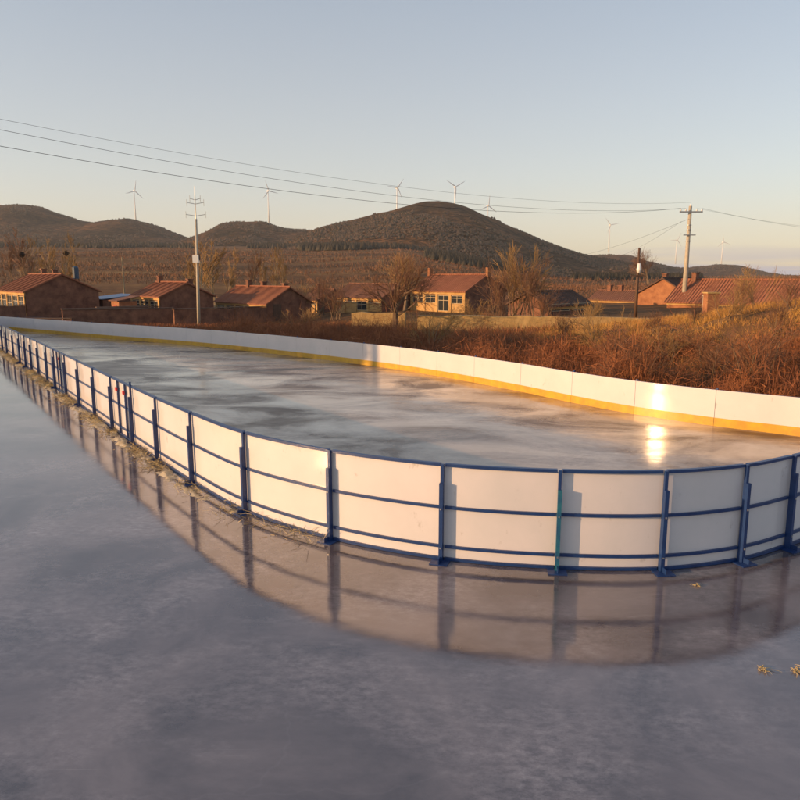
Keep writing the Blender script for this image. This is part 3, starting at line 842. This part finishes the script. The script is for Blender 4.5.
# ------------------------------------------------------------------ village
AX = Vector((.766, .643, 0)); BX = Vector((-.643, .766, 0))   # along gable (right-far), along facade (left-far)
def house(label, N, L, D, he, hr, rotated=False, wall='brick', roofm='tile', nwin=3, pillars=True, chimneys=((.3, .5),), gable_door=False, group='red roofed village houses', parapet=False, door=True):
    """N: ground point of the corner where the facade meets the visible gable"""
    N = Vector(N)
    if not rotated:
        c = N + BX * (L / 2) + AX * (D / 2); rz = math.atan2(-.766, .643)
    else:
        c = N + AX * (L / 2) + BX * (D / 2); rz = math.atan2(.643, .766)
    t = empty('house', c, rz); tag(t, label, 'house', group)
    hx, hy = L / 2, D / 2
    # walls with gables
    V = []; 
    for x in (-hx, hx):
        V += [(x, -hy, -1.2), (x, hy, -1.2), (x, hy, he), (x, 0, hr), (x, -hy, he)]
    Fc = [(0, 4, 3, 2, 1), (5, 6, 7, 8, 9), (0, 5, 9, 4), (1, 2, 7, 6), (0, 1, 6, 5)]
    mobj('wall', V, Fc, M[wall], t)
    # roof slabs with overhang
    ov = .22; ox = .18; th = .10; sl = (hr - he) / hy
    m = MB()
    for sgn in (-1, 1):
        ye = sgn * (hy + ov); ze = he - sl * ov
        P = []
        for dz in (.015, .015 + th):
            P += [(-hx - ox, ye, ze + dz), (hx + ox, ye, ze + dz), (hx + ox, 0, hr + dz), (-hx - ox, 0, hr + dz)]
        m.hexa(P)
    rf = m.build('roof', M[roofm], t)
    m = MB()
    m.tube([(-hx - ox, 0, hr + th + .03), (hx + ox, 0, hr + th + .03)], .09, 6); m.build('ridge_cap', M[roofm], rf)
    m = MB()
    nr = int(L / .27)
    for k in range(nr + 1):
        x = -hx - ox + .04 + (L + 2 * ox - .08) * k / nr
        for sgn in (-1, 1):
            m.tube([(x, sgn * (hy + ov), he - sl * ov + th + .02), (x, sgn * .05, hr + th + .01)], .022, 4, False)
    m.build('tile_rib', M[roofm], rf)
    for (fx, fy) in chimneys:
        x = -hx + L * fx; y = -hy + D * fy; zr = hr - abs(y) * sl
        m = MB(); m.box(x - .22, x + .22, y - .22, y + .22, zr - .2, zr + .62); m.box(x - .28, x + .28, y - .28, y + .28, zr + .62, zr + .70)
        m.build('chimney', M['brick'], rf)
    if parapet:
        for sx in (-1, 1):
            m = MB(); m.box(sx * (hx + .20) - .14, sx * (hx + .20) + .14, -.22, .22, hr - .1, hr + .75); m.build('chimney', M['orange_brick'], rf)
    yf = -hy
    # cornice
    m = MB(); m.box(-hx + .003, hx - .003, yf - .10, yf - .003, he - .30, he - .03); m.build('cornice', M['plaster'], t)
    if pillars:
        # plaster infill below sills and pilasters
        sill = .75
        m = MB(); m.box(-hx + .01, hx - .01, yf - .05, yf - .002, -.6, sill); m.build('facade_base', M['plaster'], t)
        for k in range(nwin + 1):
            x = -hx + .16 + (L - .32) * k / nwin
            m = MB(); m.box(x - .15, x + .15, yf - .12, yf - .052, -.6, he - .305); m.build('pilaster', M['plaster'], t)
    w = (L - .32) / max(1, nwin)
    for k in range(nwin):
        x0 = -hx + .16 + w * k + .19; x1 = x0 + w - .38
        isdoor = door and k == nwin // 2 and nwin >= 3
        z0 = (.75 if pillars else .9) if not isdoor else .05
        z1 = he - .38
        m = MB(); f = .05
        xs = [x0, (x0 + x1) / 2, x1]
        for x in xs: m.box(x - f / 2, x + f / 2, yf - .075, yf - .054, z0 + .01, z1)
        for z in (z0 + .035, z0 + (z1 - z0) * .68, z1 - .025): m.box(x0 + f / 2 + .001, x1 - f / 2 - .001, yf - .0745, yf - .0535, z - .022, z + .022)
        if isdoor:
            d = m.build('door', M['frame'], t)
            m = MB(); m.box(x0, x1, yf - .052, yf - .051, z0 + .02, z1); m.build('pane', M['glass'], d)
        else:
            wn = m.build('window', M['frame'], t)
            m = MB(); m.box(x0, x1, yf - .052, yf - .0505, z0 + .012, z1); m.build('pane', M['glass'], wn)
    if gable_door:
        m = MB(); m.box(hx + .002, hx + .05, -hy + .6, -hy + 1.4, -.6, 1.5); m.build('door', M['darkwood'], t)
    return t

def corner(px, py, Y):
    p = at(px, py, Y); return p
def houseN(label, px, eave_y, ridge_dy, Y, L, D, **k):
    """px: corner; eave height comes from the eave row"""
    p = at(px, eave_y, Y); g = gz(p.x, Y); he = p.z - g
    return house(label, (p.x, Y, g), L, D, he, he + ridge_dy, **k)
houseN('leftmost brick house, red roof, dark gable, sunlit cream front', 25, 292, 1.45, 62, 12, 6.2, nwin=5, chimneys=((.72, .55), (.45, .52)))
houseN('second brick house from the left, red roof, directly left of the antenna pole', 160, 297, 1.15, 62, 7, 5.0, nwin=3, chimneys=((.9, .62), (.12, .5)), door=False)
houseN('third house from the left, low red roof, right of the antenna pole', 267, 304, 1.35, 62, 10, 4.6, nwin=5, chimneys=((.25, .5), (.5, .55), (.85, .6)), gable_door=True)
houseN('fourth house, half hidden behind the bare spreading tree, dull red roof', 382, 298, 1.15, 66, 8, 4.4, nwin=4, chimneys=(), roofm='tile2')
houseN('cream fronted house in full sun with wide red roof in the middle', 466, 291.5, 1.35, 62, 7.3, 5.2, nwin=4, chimneys=(), parapet=True, wall='brick')
# right side of the village
houseN('small red roofed house peeping out behind the shrubs, between third and fourth houses', 318, 300, 1.0, 76, 6, 4.2, nwin=3, chimneys=((.5, .5),), roofm='tile2', door=False)
houseN('low dark roofed brick house behind the mud wall, right of the tree clump', 548, 306, .95, 54, 5.6, 4.0, rotated=True, roofm='tiledark', pillars=False, nwin=2, chimneys=(), door=False)
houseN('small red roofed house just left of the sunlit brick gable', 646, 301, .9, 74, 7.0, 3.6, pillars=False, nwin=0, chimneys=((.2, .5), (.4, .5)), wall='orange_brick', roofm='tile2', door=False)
p = at(689, 295, 66); g_ = gz(p.x, 66)
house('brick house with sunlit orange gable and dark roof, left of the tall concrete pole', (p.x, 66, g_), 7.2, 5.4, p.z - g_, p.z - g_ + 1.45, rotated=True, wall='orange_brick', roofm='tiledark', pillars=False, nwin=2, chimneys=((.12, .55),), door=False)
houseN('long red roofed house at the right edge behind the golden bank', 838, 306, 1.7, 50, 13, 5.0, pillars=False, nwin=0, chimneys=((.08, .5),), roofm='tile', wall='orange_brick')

# blue sheet roof shed and red lean-to
def shed(px, Y, L, D, h, m_wall, m_roof, label):
    p = at(px, 300, Y); g = gz(p.x, Y)
    t = empty('shed', (p.x, Y, g), math.atan2(-.766, .643)); tag(t, label, 'shed')
    m = MB(); m.box(-L / 2, L / 2, -D / 2, D / 2, -.8, h); m.build('wall', m_wall, t)
    m = MB(); P = []
    for dz in (.01, .07): P += [(-L / 2 - .2, -D / 2 - .2, h - .1 + .11 + dz), (L / 2 + .2, -D / 2 - .2, h + dz + .01), (L / 2 + .2, D / 2 + .2, h + .4 + dz), (-L / 2 - .2, D / 2 + .2, h + .4 + dz)]
    m.hexa(P); m.build('roof', m_roof, t)
    m = MB(); m.box(-.4, .4, -D / 2 - .03, -D / 2 - .003, -.2, h * .8); m.build('door', M['reddoor'], t)
shed(112, 70, 4.6, 3.2, 1.75, M['brick'], M['bluesheet'], 'shed with blue sheet roof between the first two houses')
shed(124, 63, 2.0, 1.6, 1.8, M['orange_brick'], M['tile2'], 'small red lean-to beside the blue roofed shed')

# dark water tank and stove pipe on the left house side
p = at(76, 277, 69)
t = empty('water_tank', (p.x, 69, gz(p.x, 69))); tag(t, 'dark blue water tank showing over the roof of the left house', 'tank')
zt = at(76, 266, 69).z - gz(p.x, 60)
m = MB(); m.tube([(0, 0, zt - 1.2), (0, 0, zt - .15), (0, 0, zt)], [.28, .28, .12], 12); m.build('tank', mat('tank_blue', (.03, .06, .10), .5), t)
m = MB()
for a in (-.18, .18):
    for b in (-.18, .18): m.tube([(a, b, -.3), (a, b, zt - 1.2)], .05, 5)
m.build('stand', M['darkwood'], t)

# yard walls of brick
def yard_wall(px, Y, dirv, L, h, label, mt='brick', th=.24, name='yard_wall', cap=True, pxe=None):
    p = at(px, 300, Y); V = []
    t = empty(name, (p.x, Y, gz(p.x, Y)), math.atan2(dirv[1], dirv[0])); tag(t, label, 'wall', 'walls round the village yards')
    m = MB(); n = max(2, int(L / .6))
    q = random.Random(int(px * 7 + Y))
    V = []; Fc = []
    for k in range(n + 1):
        x = L * k / n; hh = h + q.uniform(-.05, .05)
        V += [(x, -th / 2, -1.4), (x, th / 2, -1.4), (x, th / 2, hh), (x, -th / 2, hh)]
    for k in range(n):
        a = k * 4
        for i in range(4): Fc.append((a + i, a + 4 + i, a + 4 + (i + 1) % 4, a + (i + 1) % 4))
    Fc += [(0, 1, 2, 3), (n * 4 + 3, n * 4 + 2, n * 4 + 1, n * 4)]
    mobj('masonry', V, Fc, M[mt], t)
    if cap and mt == 'brick':
        m = MB(); m.box(-.05, L + .05, -th / 2 - .05, th / 2 + .05, h + .052, h + .12); m.build('coping', M['darkwood'], t)
    return t
neg = (-.766, -.643)
yard_wall(24.5, 61.6, (-.766, -.643), 7, 1.45, 'brick yard wall running forward from the left house corner')
yard_wall(62, 55, (.93, .36), 8.2, 1.35, 'dark brick yard wall under the second house front')
yard_wall(-8, 54.5, (1, .02), 6.0, .95, 'low brick wall at the far left behind the fence')
yard_wall(159.5, 61.7, (-.766, -.643), 8, 1.3, 'brick yard wall running forward from the second house corner')
yard_wall(266.5, 61.7, (-.766, -.643), 8.4, 1.25, 'brick yard wall running forward from the third house corner')
yard_wall(96, 59, (.766, .643), 4.2, 1.3, 'brick wall between the left house and the blue roofed shed')
yard_wall(208, 60, (.766, -.1), 2.5, 1.2, 'short brick wall right of the second house')
# mud wall (sunlit) in two stretches
yard_wall(352, 44, (.98, -.2), 3.4, .95, 'short sunlit mud wall left of the bare spreading tree', mt='mudwall', th=.4, name='mud_wall')
yard_wall(418, 40, (.985, -.17), 13.0, 1.0, 'long sunlit mud wall across the middle, before the cream house', mt='mudwall', th=.45, name='mud_wall')

# small brick pier and white box on the bank crest
p = at(711, 300, 40); t = empty('brick_pier', (p.x, 40, gz(p.x, 40))); tag(t, 'small brick pier on the bank right of the tall concrete pole', 'brick pier')
zt = at(711, 292, 40).z - gz(p.x, 40); m = MB(); m.box(-.32, .32, -.3, .3, -.5, zt - .08); m.build('masonry', M['orange_brick'], t)
m = MB(); m.box(-.37, .37, -.35, .35, zt - .078, zt); m.build('coping', M['mudwall'], t)
p = at(706, 300, 42); zt = at(706, 296, 42).z - gz(p.x, 42)
t = empty('stone_post', (p.x, 42, gz(p.x, 42))); tag(t, 'pale stone gatepost just left of the brick pier', 'gatepost')
m = MB(); m.box(-.14, .14, -.14, .14, -.5, zt); m.build('shaft', M['concrete'], t)
m = MB(); m.box(-.18, .18, -.18, .18, zt + .001, zt + .06); m.build('cap', M['concrete'], t)

# ------------------------------------------------------------------ poles and wires
def insul(m, x, y, z): m.tube([(x, y, z), (x, y, z + .07), (x, y, z + .16)], [.055, .075, .03], 6)
# tall concrete pole
pt = at(690.5, 206, 60); g = gz(pt.x, 60); H = pt.z - g
cp = empty('utility_pole', (pt.x, 60, g)); tag(cp, 'tall pale concrete utility pole with crossarm on the right', 'utility pole', 'poles of the village power line')
m = MB(); m.tube([(0, 0, -1), (0, 0, H)], [.23, .13], 10); m.build('pole', M['concrete'], cp, True)
m = MB(); m.box(-.95, .95, -.28, -.17, H - .54, H - .44); a_ = m.build('crossarm', M['metal_grey'], cp)
m = MB()
for x in (-.88, -.45, .45, .88): insul(m, x, -.235, H - .42)
insul(m, 0, 0, H)
m.build('insulator', M['porcelain'], cp)
m = MB(); m.box(-.5, .5, -.26, -.18, H - 2.4, H - 2.32); m.build('crossarm', M['metal_grey'], cp)
m = MB()
for zz in (H - 1.6, H - 2.0, H - 2.9): m.tube([(0, 0, zz), (0, 0, zz + .10)], [.185, .185], 10)
m.build('collar', M['metal_grey'], cp)
m = MB(); zb = at(690, 306, 60).z - g; m.box(-.2, .45, -.50, -.27, zb - .3, zb + 1.0); m.build('meter_box', M['porcelain'], cp)
# leaning dark pole
a0 = at(635, 322, 48); a1 = at(639.5, 248, 48); g = gz(a0.x, 48)
dp = empty('utility_pole', (a0.x, 48, g)); tag(dp, 'short dark leaning wooden pole with a white insulator', 'utility pole', 'poles of the village power line')
Hd = a1.z - g; dx = a1.x - a0.x
m = MB(); m.tube([(0, 0, -.5), (dx, 0, Hd)], [.13, .085], 8); m.build('pole', M['darkwood'], dp, True)
m = MB(); zi = at(636, 268, 48).z - g; xo = dx * zi / Hd; m.tube([(xo, -.16, zi - .35), (xo, -.16, zi - .1), (xo, -.16, zi + .3)], [.12, .17, .11], 8); m.build('insulator', M['porcelain'], dp, True)
m = MB(); m.box(xo - .5, xo + .5, -.12, -.06, zi - .55, zi - .47); m.build('crossarm', M['darkwood'], dp)
# antenna pole
a1 = at(196, 219, 55); g = gz(a1.x, 55); H = a1.z - g
ap = empty('utility_pole', (a1.x, 55, g)); tag(ap, 'grey pole with thin antenna mast between the second and third house', 'utility pole', 'poles of the village power line')
m = MB(); m.tube([(-.2, 0, -1), (0, 0, H)], [.14, .085], 10); m.build('pole', M['concrete'], ap, True)
ht = at(196, 186, 55).z - g
m = MB(); m.tube([(0, 0, H), (0, 0, H + 1.4), (0, 0, ht)], [.04, .028, .013], 6); ms = m.build('mast', M['metal_grey'], ap)
m = MB()
for zz, hw in ((at(196, 216, 55).z - g, .75), (at(196, 204, 55).z - g, .65), (at(196, 200, 55).z - g, .4)):
    m.tube([(-hw, .0, zz + .12), (0, 0, zz), (hw, 0, zz + .12)], .02, 4)
    for s_ in (-1, 1): m.tube([(s_ * hw, 0, zz - .15), (s_ * hw, 0, zz + .35)], .016, 4)
m.build('aerial', M['metal_grey'], ms)
zb = at(196, 259, 55).z - g
m = MB(); m.box(-.30, .16, -.42, -.16, zb - .28, zb + .3); m.build('transformer_box', M['porcelain'], ap)  # transformer box fixed to the pole, gives no light
m = MB(); m.tube([(.1, -.2, zb - .1), (.1, -.2, zb + .35)], .13, 8); m.build('insulator', M['darkwood'], ap)
# small far pole
a1 = at(122, 257, 88); g = gz(a1.x, 88); H = a1.z - g
sp = empty('utility_pole', (a1.x, 88, g)); tag(sp, 'small far wooden pole in the fields behind the blue roofed shed', 'utility pole', 'poles of the village power line')
m = MB(); m.tube([(0, 0, -.5), (0, 0, H)], [.12, .08], 6); m.build('pole', M['palebark'], sp)
m = MB(); zc = at(122, 272, 88).z - g; m.box(-.75, .75, -.12, -.085, zc - .05, zc + .05); m.build('crossarm', M['palebark'], sp)
# off to the left: the pole the line comes from
op = empty('utility_pole', (-31.5, 14.2, gz(-31.5, 14.2))); tag(op, 'concrete pole carrying the line at the left, outside the view', 'utility pole', 'poles of the village power line')
m = MB(); m.tube([(0, 0, -.5), (0, 0, 11.4)], [.25, .15], 10); m.build('pole', M['concrete'], op, True)
m = MB(); m.box(-2, 2, -.3, -.17, 10.7, 10.83); m.build('crossarm', M['metal_grey'], op)

def wire(a, b, sag, label, r=.008):
    a = Vector(a); b = Vector(b); n = 40; pts = []
    for k in range(n + 1):
        t = k / n; p = a.lerp(b, t); p.z -= 4 * sag * t * (1 - t); pts.append(p)
    m = MB(); m.tube(pts, r, 4); o = m.build('power_line', M['wire'])
    tag(o, label, 'wire', 'overhead wires')
T = at(690.5, 208.5, 60)
wire((T.x - .88, 59.77, T.z), (-31.5, 14.1, 10.9), 2.45, 'lower of the overhead wires sweeping from the tall pole to the upper left', .010)
wire((T.x - .45, 59.77, T.z), (-30.5, 14.1, 11.35), 2.3, 'middle overhead wire sweeping from the tall pole to the upper left')
wire((T.x, 60, T.z + .5), (-31.5, 14.2, 11.75), 2.2, 'highest overhead wire sweeping from the tall pole to the upper left', .006)
wire((T.x + .88, 59.77, T.z), (72, 76, 9.4), 2.0, 'lower overhead wire leaving the tall pole to the right')
wire((T.x + .45, 59.77, T.z), (72, 77, 9.9), 1.9, 'upper overhead wire leaving the tall pole to the right', .006)
T2 = at(688, 219, 60)
e1 = at(540, 258, 150); wire((T2.x, 59.8, T2.z), e1, 1.2, 'thin overhead wire from the lower crossarm to the hills', .010)
e1 = at(590, 262, 130); wire((T2.x - .6, 59.8, T2.z - .2), e1, 1.0, 'lowest thin wire from the lower crossarm of the tall pole', .009)
q = at(636, 270, 48)
wire((q.x, 47.8, q.z), at(560, 290, 70), .25, 'thin wire from the leaning pole down to the dark roofed house', .007)

# ------------------------------------------------------------------ light
SUN_EL = 10.8
sd = Vector((-.958, -.285, 0)).normalized()       # towards the sun
sun_dir = Vector((sd.x * math.cos(R(SUN_EL)), sd.y * math.cos(R(SUN_EL)), math.sin(R(SUN_EL))))
ld = bpy.data.lights.new('sun', 'SUN'); ld.energy = 5.0; ld.angle = R(.5); ld.color = (1.0, .58, .27)
lo = bpy.data.objects.new('sun', ld); COL.objects.link(lo)
lo.rotation_euler = sun_dir.to_track_quat('Z', 'Y').to_euler()
lo.location = (-60, -20, 40)
W = bpy.data.worlds.new('World'); S.world = W; W.use_nodes = True
nt = W.node_tree; N = nt.nodes; L = nt.links
bg = N['Background']; bg.inputs['Strength'].default_value = .15
sky = N.new('ShaderNodeTexSky'); sky.sky_type = 'NISHITA'; sky.sun_disc = False
sky.sun_elevation = R(SUN_EL); sky.sun_rotation = math.atan2(sd.x, sd.y)
sky.altitude = 300; sky.air_density = 1.0; sky.dust_density = 1.5; sky.ozone_density = 1.6
# thin bank of low cloud near the horizon
tc = N.new('ShaderNodeTexCoord'); sep = N.new('ShaderNodeSeparateXYZ'); L.new(tc.outputs['Generated'], sep.inputs[0])
mp = N.new('ShaderNodeMapping'); mp.inputs['Scale'].default_value = (1.5, 1.5, 26); L.new(tc.outputs['Generated'], mp.inputs['Vector'])
nz = N.new('ShaderNodeTexNoise'); nz.inputs['Scale'].default_value = 2.4; nz.inputs['Detail'].default_value = 6; L.new(mp.outputs[0], nz.inputs['Vector'])
r1 = N.new('ShaderNodeValToRGB'); r1.color_ramp.elements[0].position = .46; r1.color_ramp.elements[1].position = .62; L.new(nz.outputs['Fac'], r1.inputs[0])
r2 = N.new('ShaderNodeValToRGB'); E = r2.color_ramp.elements; E[0].position = .0; E[0].color = (1, 1, 1, 1); E[1].position = .05; E[1].color = (0, 0, 0, 1)
L.new(sep.outputs['Z'], r2.inputs[0])
r3 = N.new('ShaderNodeMapRange'); r3.inputs[1].default_value = .12; r3.inputs[2].default_value = .32; L.new(sep.outputs['X'], r3.inputs[0])
m1 = N.new('ShaderNodeMath'); m1.operation = 'MULTIPLY'; L.new(r1.outputs[0], m1.inputs[0]); L.new(r2.outputs[0], m1.inputs[1])
m2 = N.new('ShaderNodeMath'); m2.operation = 'MULTIPLY'; L.new(m1.outputs[0], m2.inputs[0]); L.new(r3.outputs[0], m2.inputs[1])
mx = N.new('ShaderNodeMix'); mx.data_type = 'RGBA'; mx.blend_type = 'MIX'
L.new(m2.outputs[0], mx.inputs[0]); L.new(sky.outputs[0], mx.inputs[6])
mx.inputs[7].default_value = (2.6, 2.55, 3.0, 1)
veil = N.new('ShaderNodeMix'); veil.data_type = 'RGBA'; veil.inputs[0].default_value = .45      # thin high overcast veil, creamy low down
vr = N.new('ShaderNodeValToRGB'); E = vr.color_ramp.elements
E[0].position = 0; E[0].color = (1.15, .90, .66, 1); E[1].position = .42; E[1].color = (.56, .62, .70, 1)
e = E.new(.13); e.color = (.96, .88, .78, 1)
L.new(sep.outputs['Z'], vr.inputs[0])
vs = N.new('ShaderNodeVectorMath'); vs.operation = 'SCALE'; vs.inputs['Scale'].default_value = 5.4
L.new(vr.outputs[0], vs.inputs[0]); L.new(vs.outputs[0], veil.inputs[7])
L.new(sky.outputs[0], veil.inputs[6]); L.new(veil.outputs[2], mx.inputs[6])
L.new(mx.outputs[2], bg.inputs['Color'])

# air: far hills fade a little
m = bpy.data.materials.new('haze'); m.use_nodes = True; hn = m.node_tree.nodes; hn.remove(hn['Principled BSDF'])
pv = hn.new('ShaderNodeVolumePrincipled'); pv.inputs['Color'].default_value = (.9, .92, .96, 1); pv.inputs['Density'].default_value = HAZE
m.node_tree.links.new(pv.outputs[0], hn['Material Output'].inputs['Volume'])
hb = MB(); hb.box(-4600, 4600, -70, 3700, -12, 260); o = hb.build('haze', m); tag(o, 'thin evening haze over the valley', 'haze', kind='stuff')

# ------------------------------------------------------------------ camera
cd = bpy.data.cameras.new('camera'); cd.sensor_width = 36; cd.lens = 36 * F / 800; cd.clip_end = 9000; cd.clip_start = .1
co = bpy.data.objects.new('camera', cd); COL.objects.link(co)
co.location = (0, 0, CAMH); co.rotation_euler = (math.pi / 2 - PITCH, 0, 0)
S.camera = co
for k in PROTO.values():
    if '_used' in k: del k['_used']
for o in bpy.data.objects:
    if '_used' in o: del o['_used']
S.view_settings.view_transform = 'Standard'; S.view_settings.look = 'None'
S.view_settings.gamma = 1; S.view_settings.exposure = 0.30; S.view_settings.use_curve_mapping = False
S.cycles.max_bounces = 8; S.cycles.sample_clamp_indirect = 25
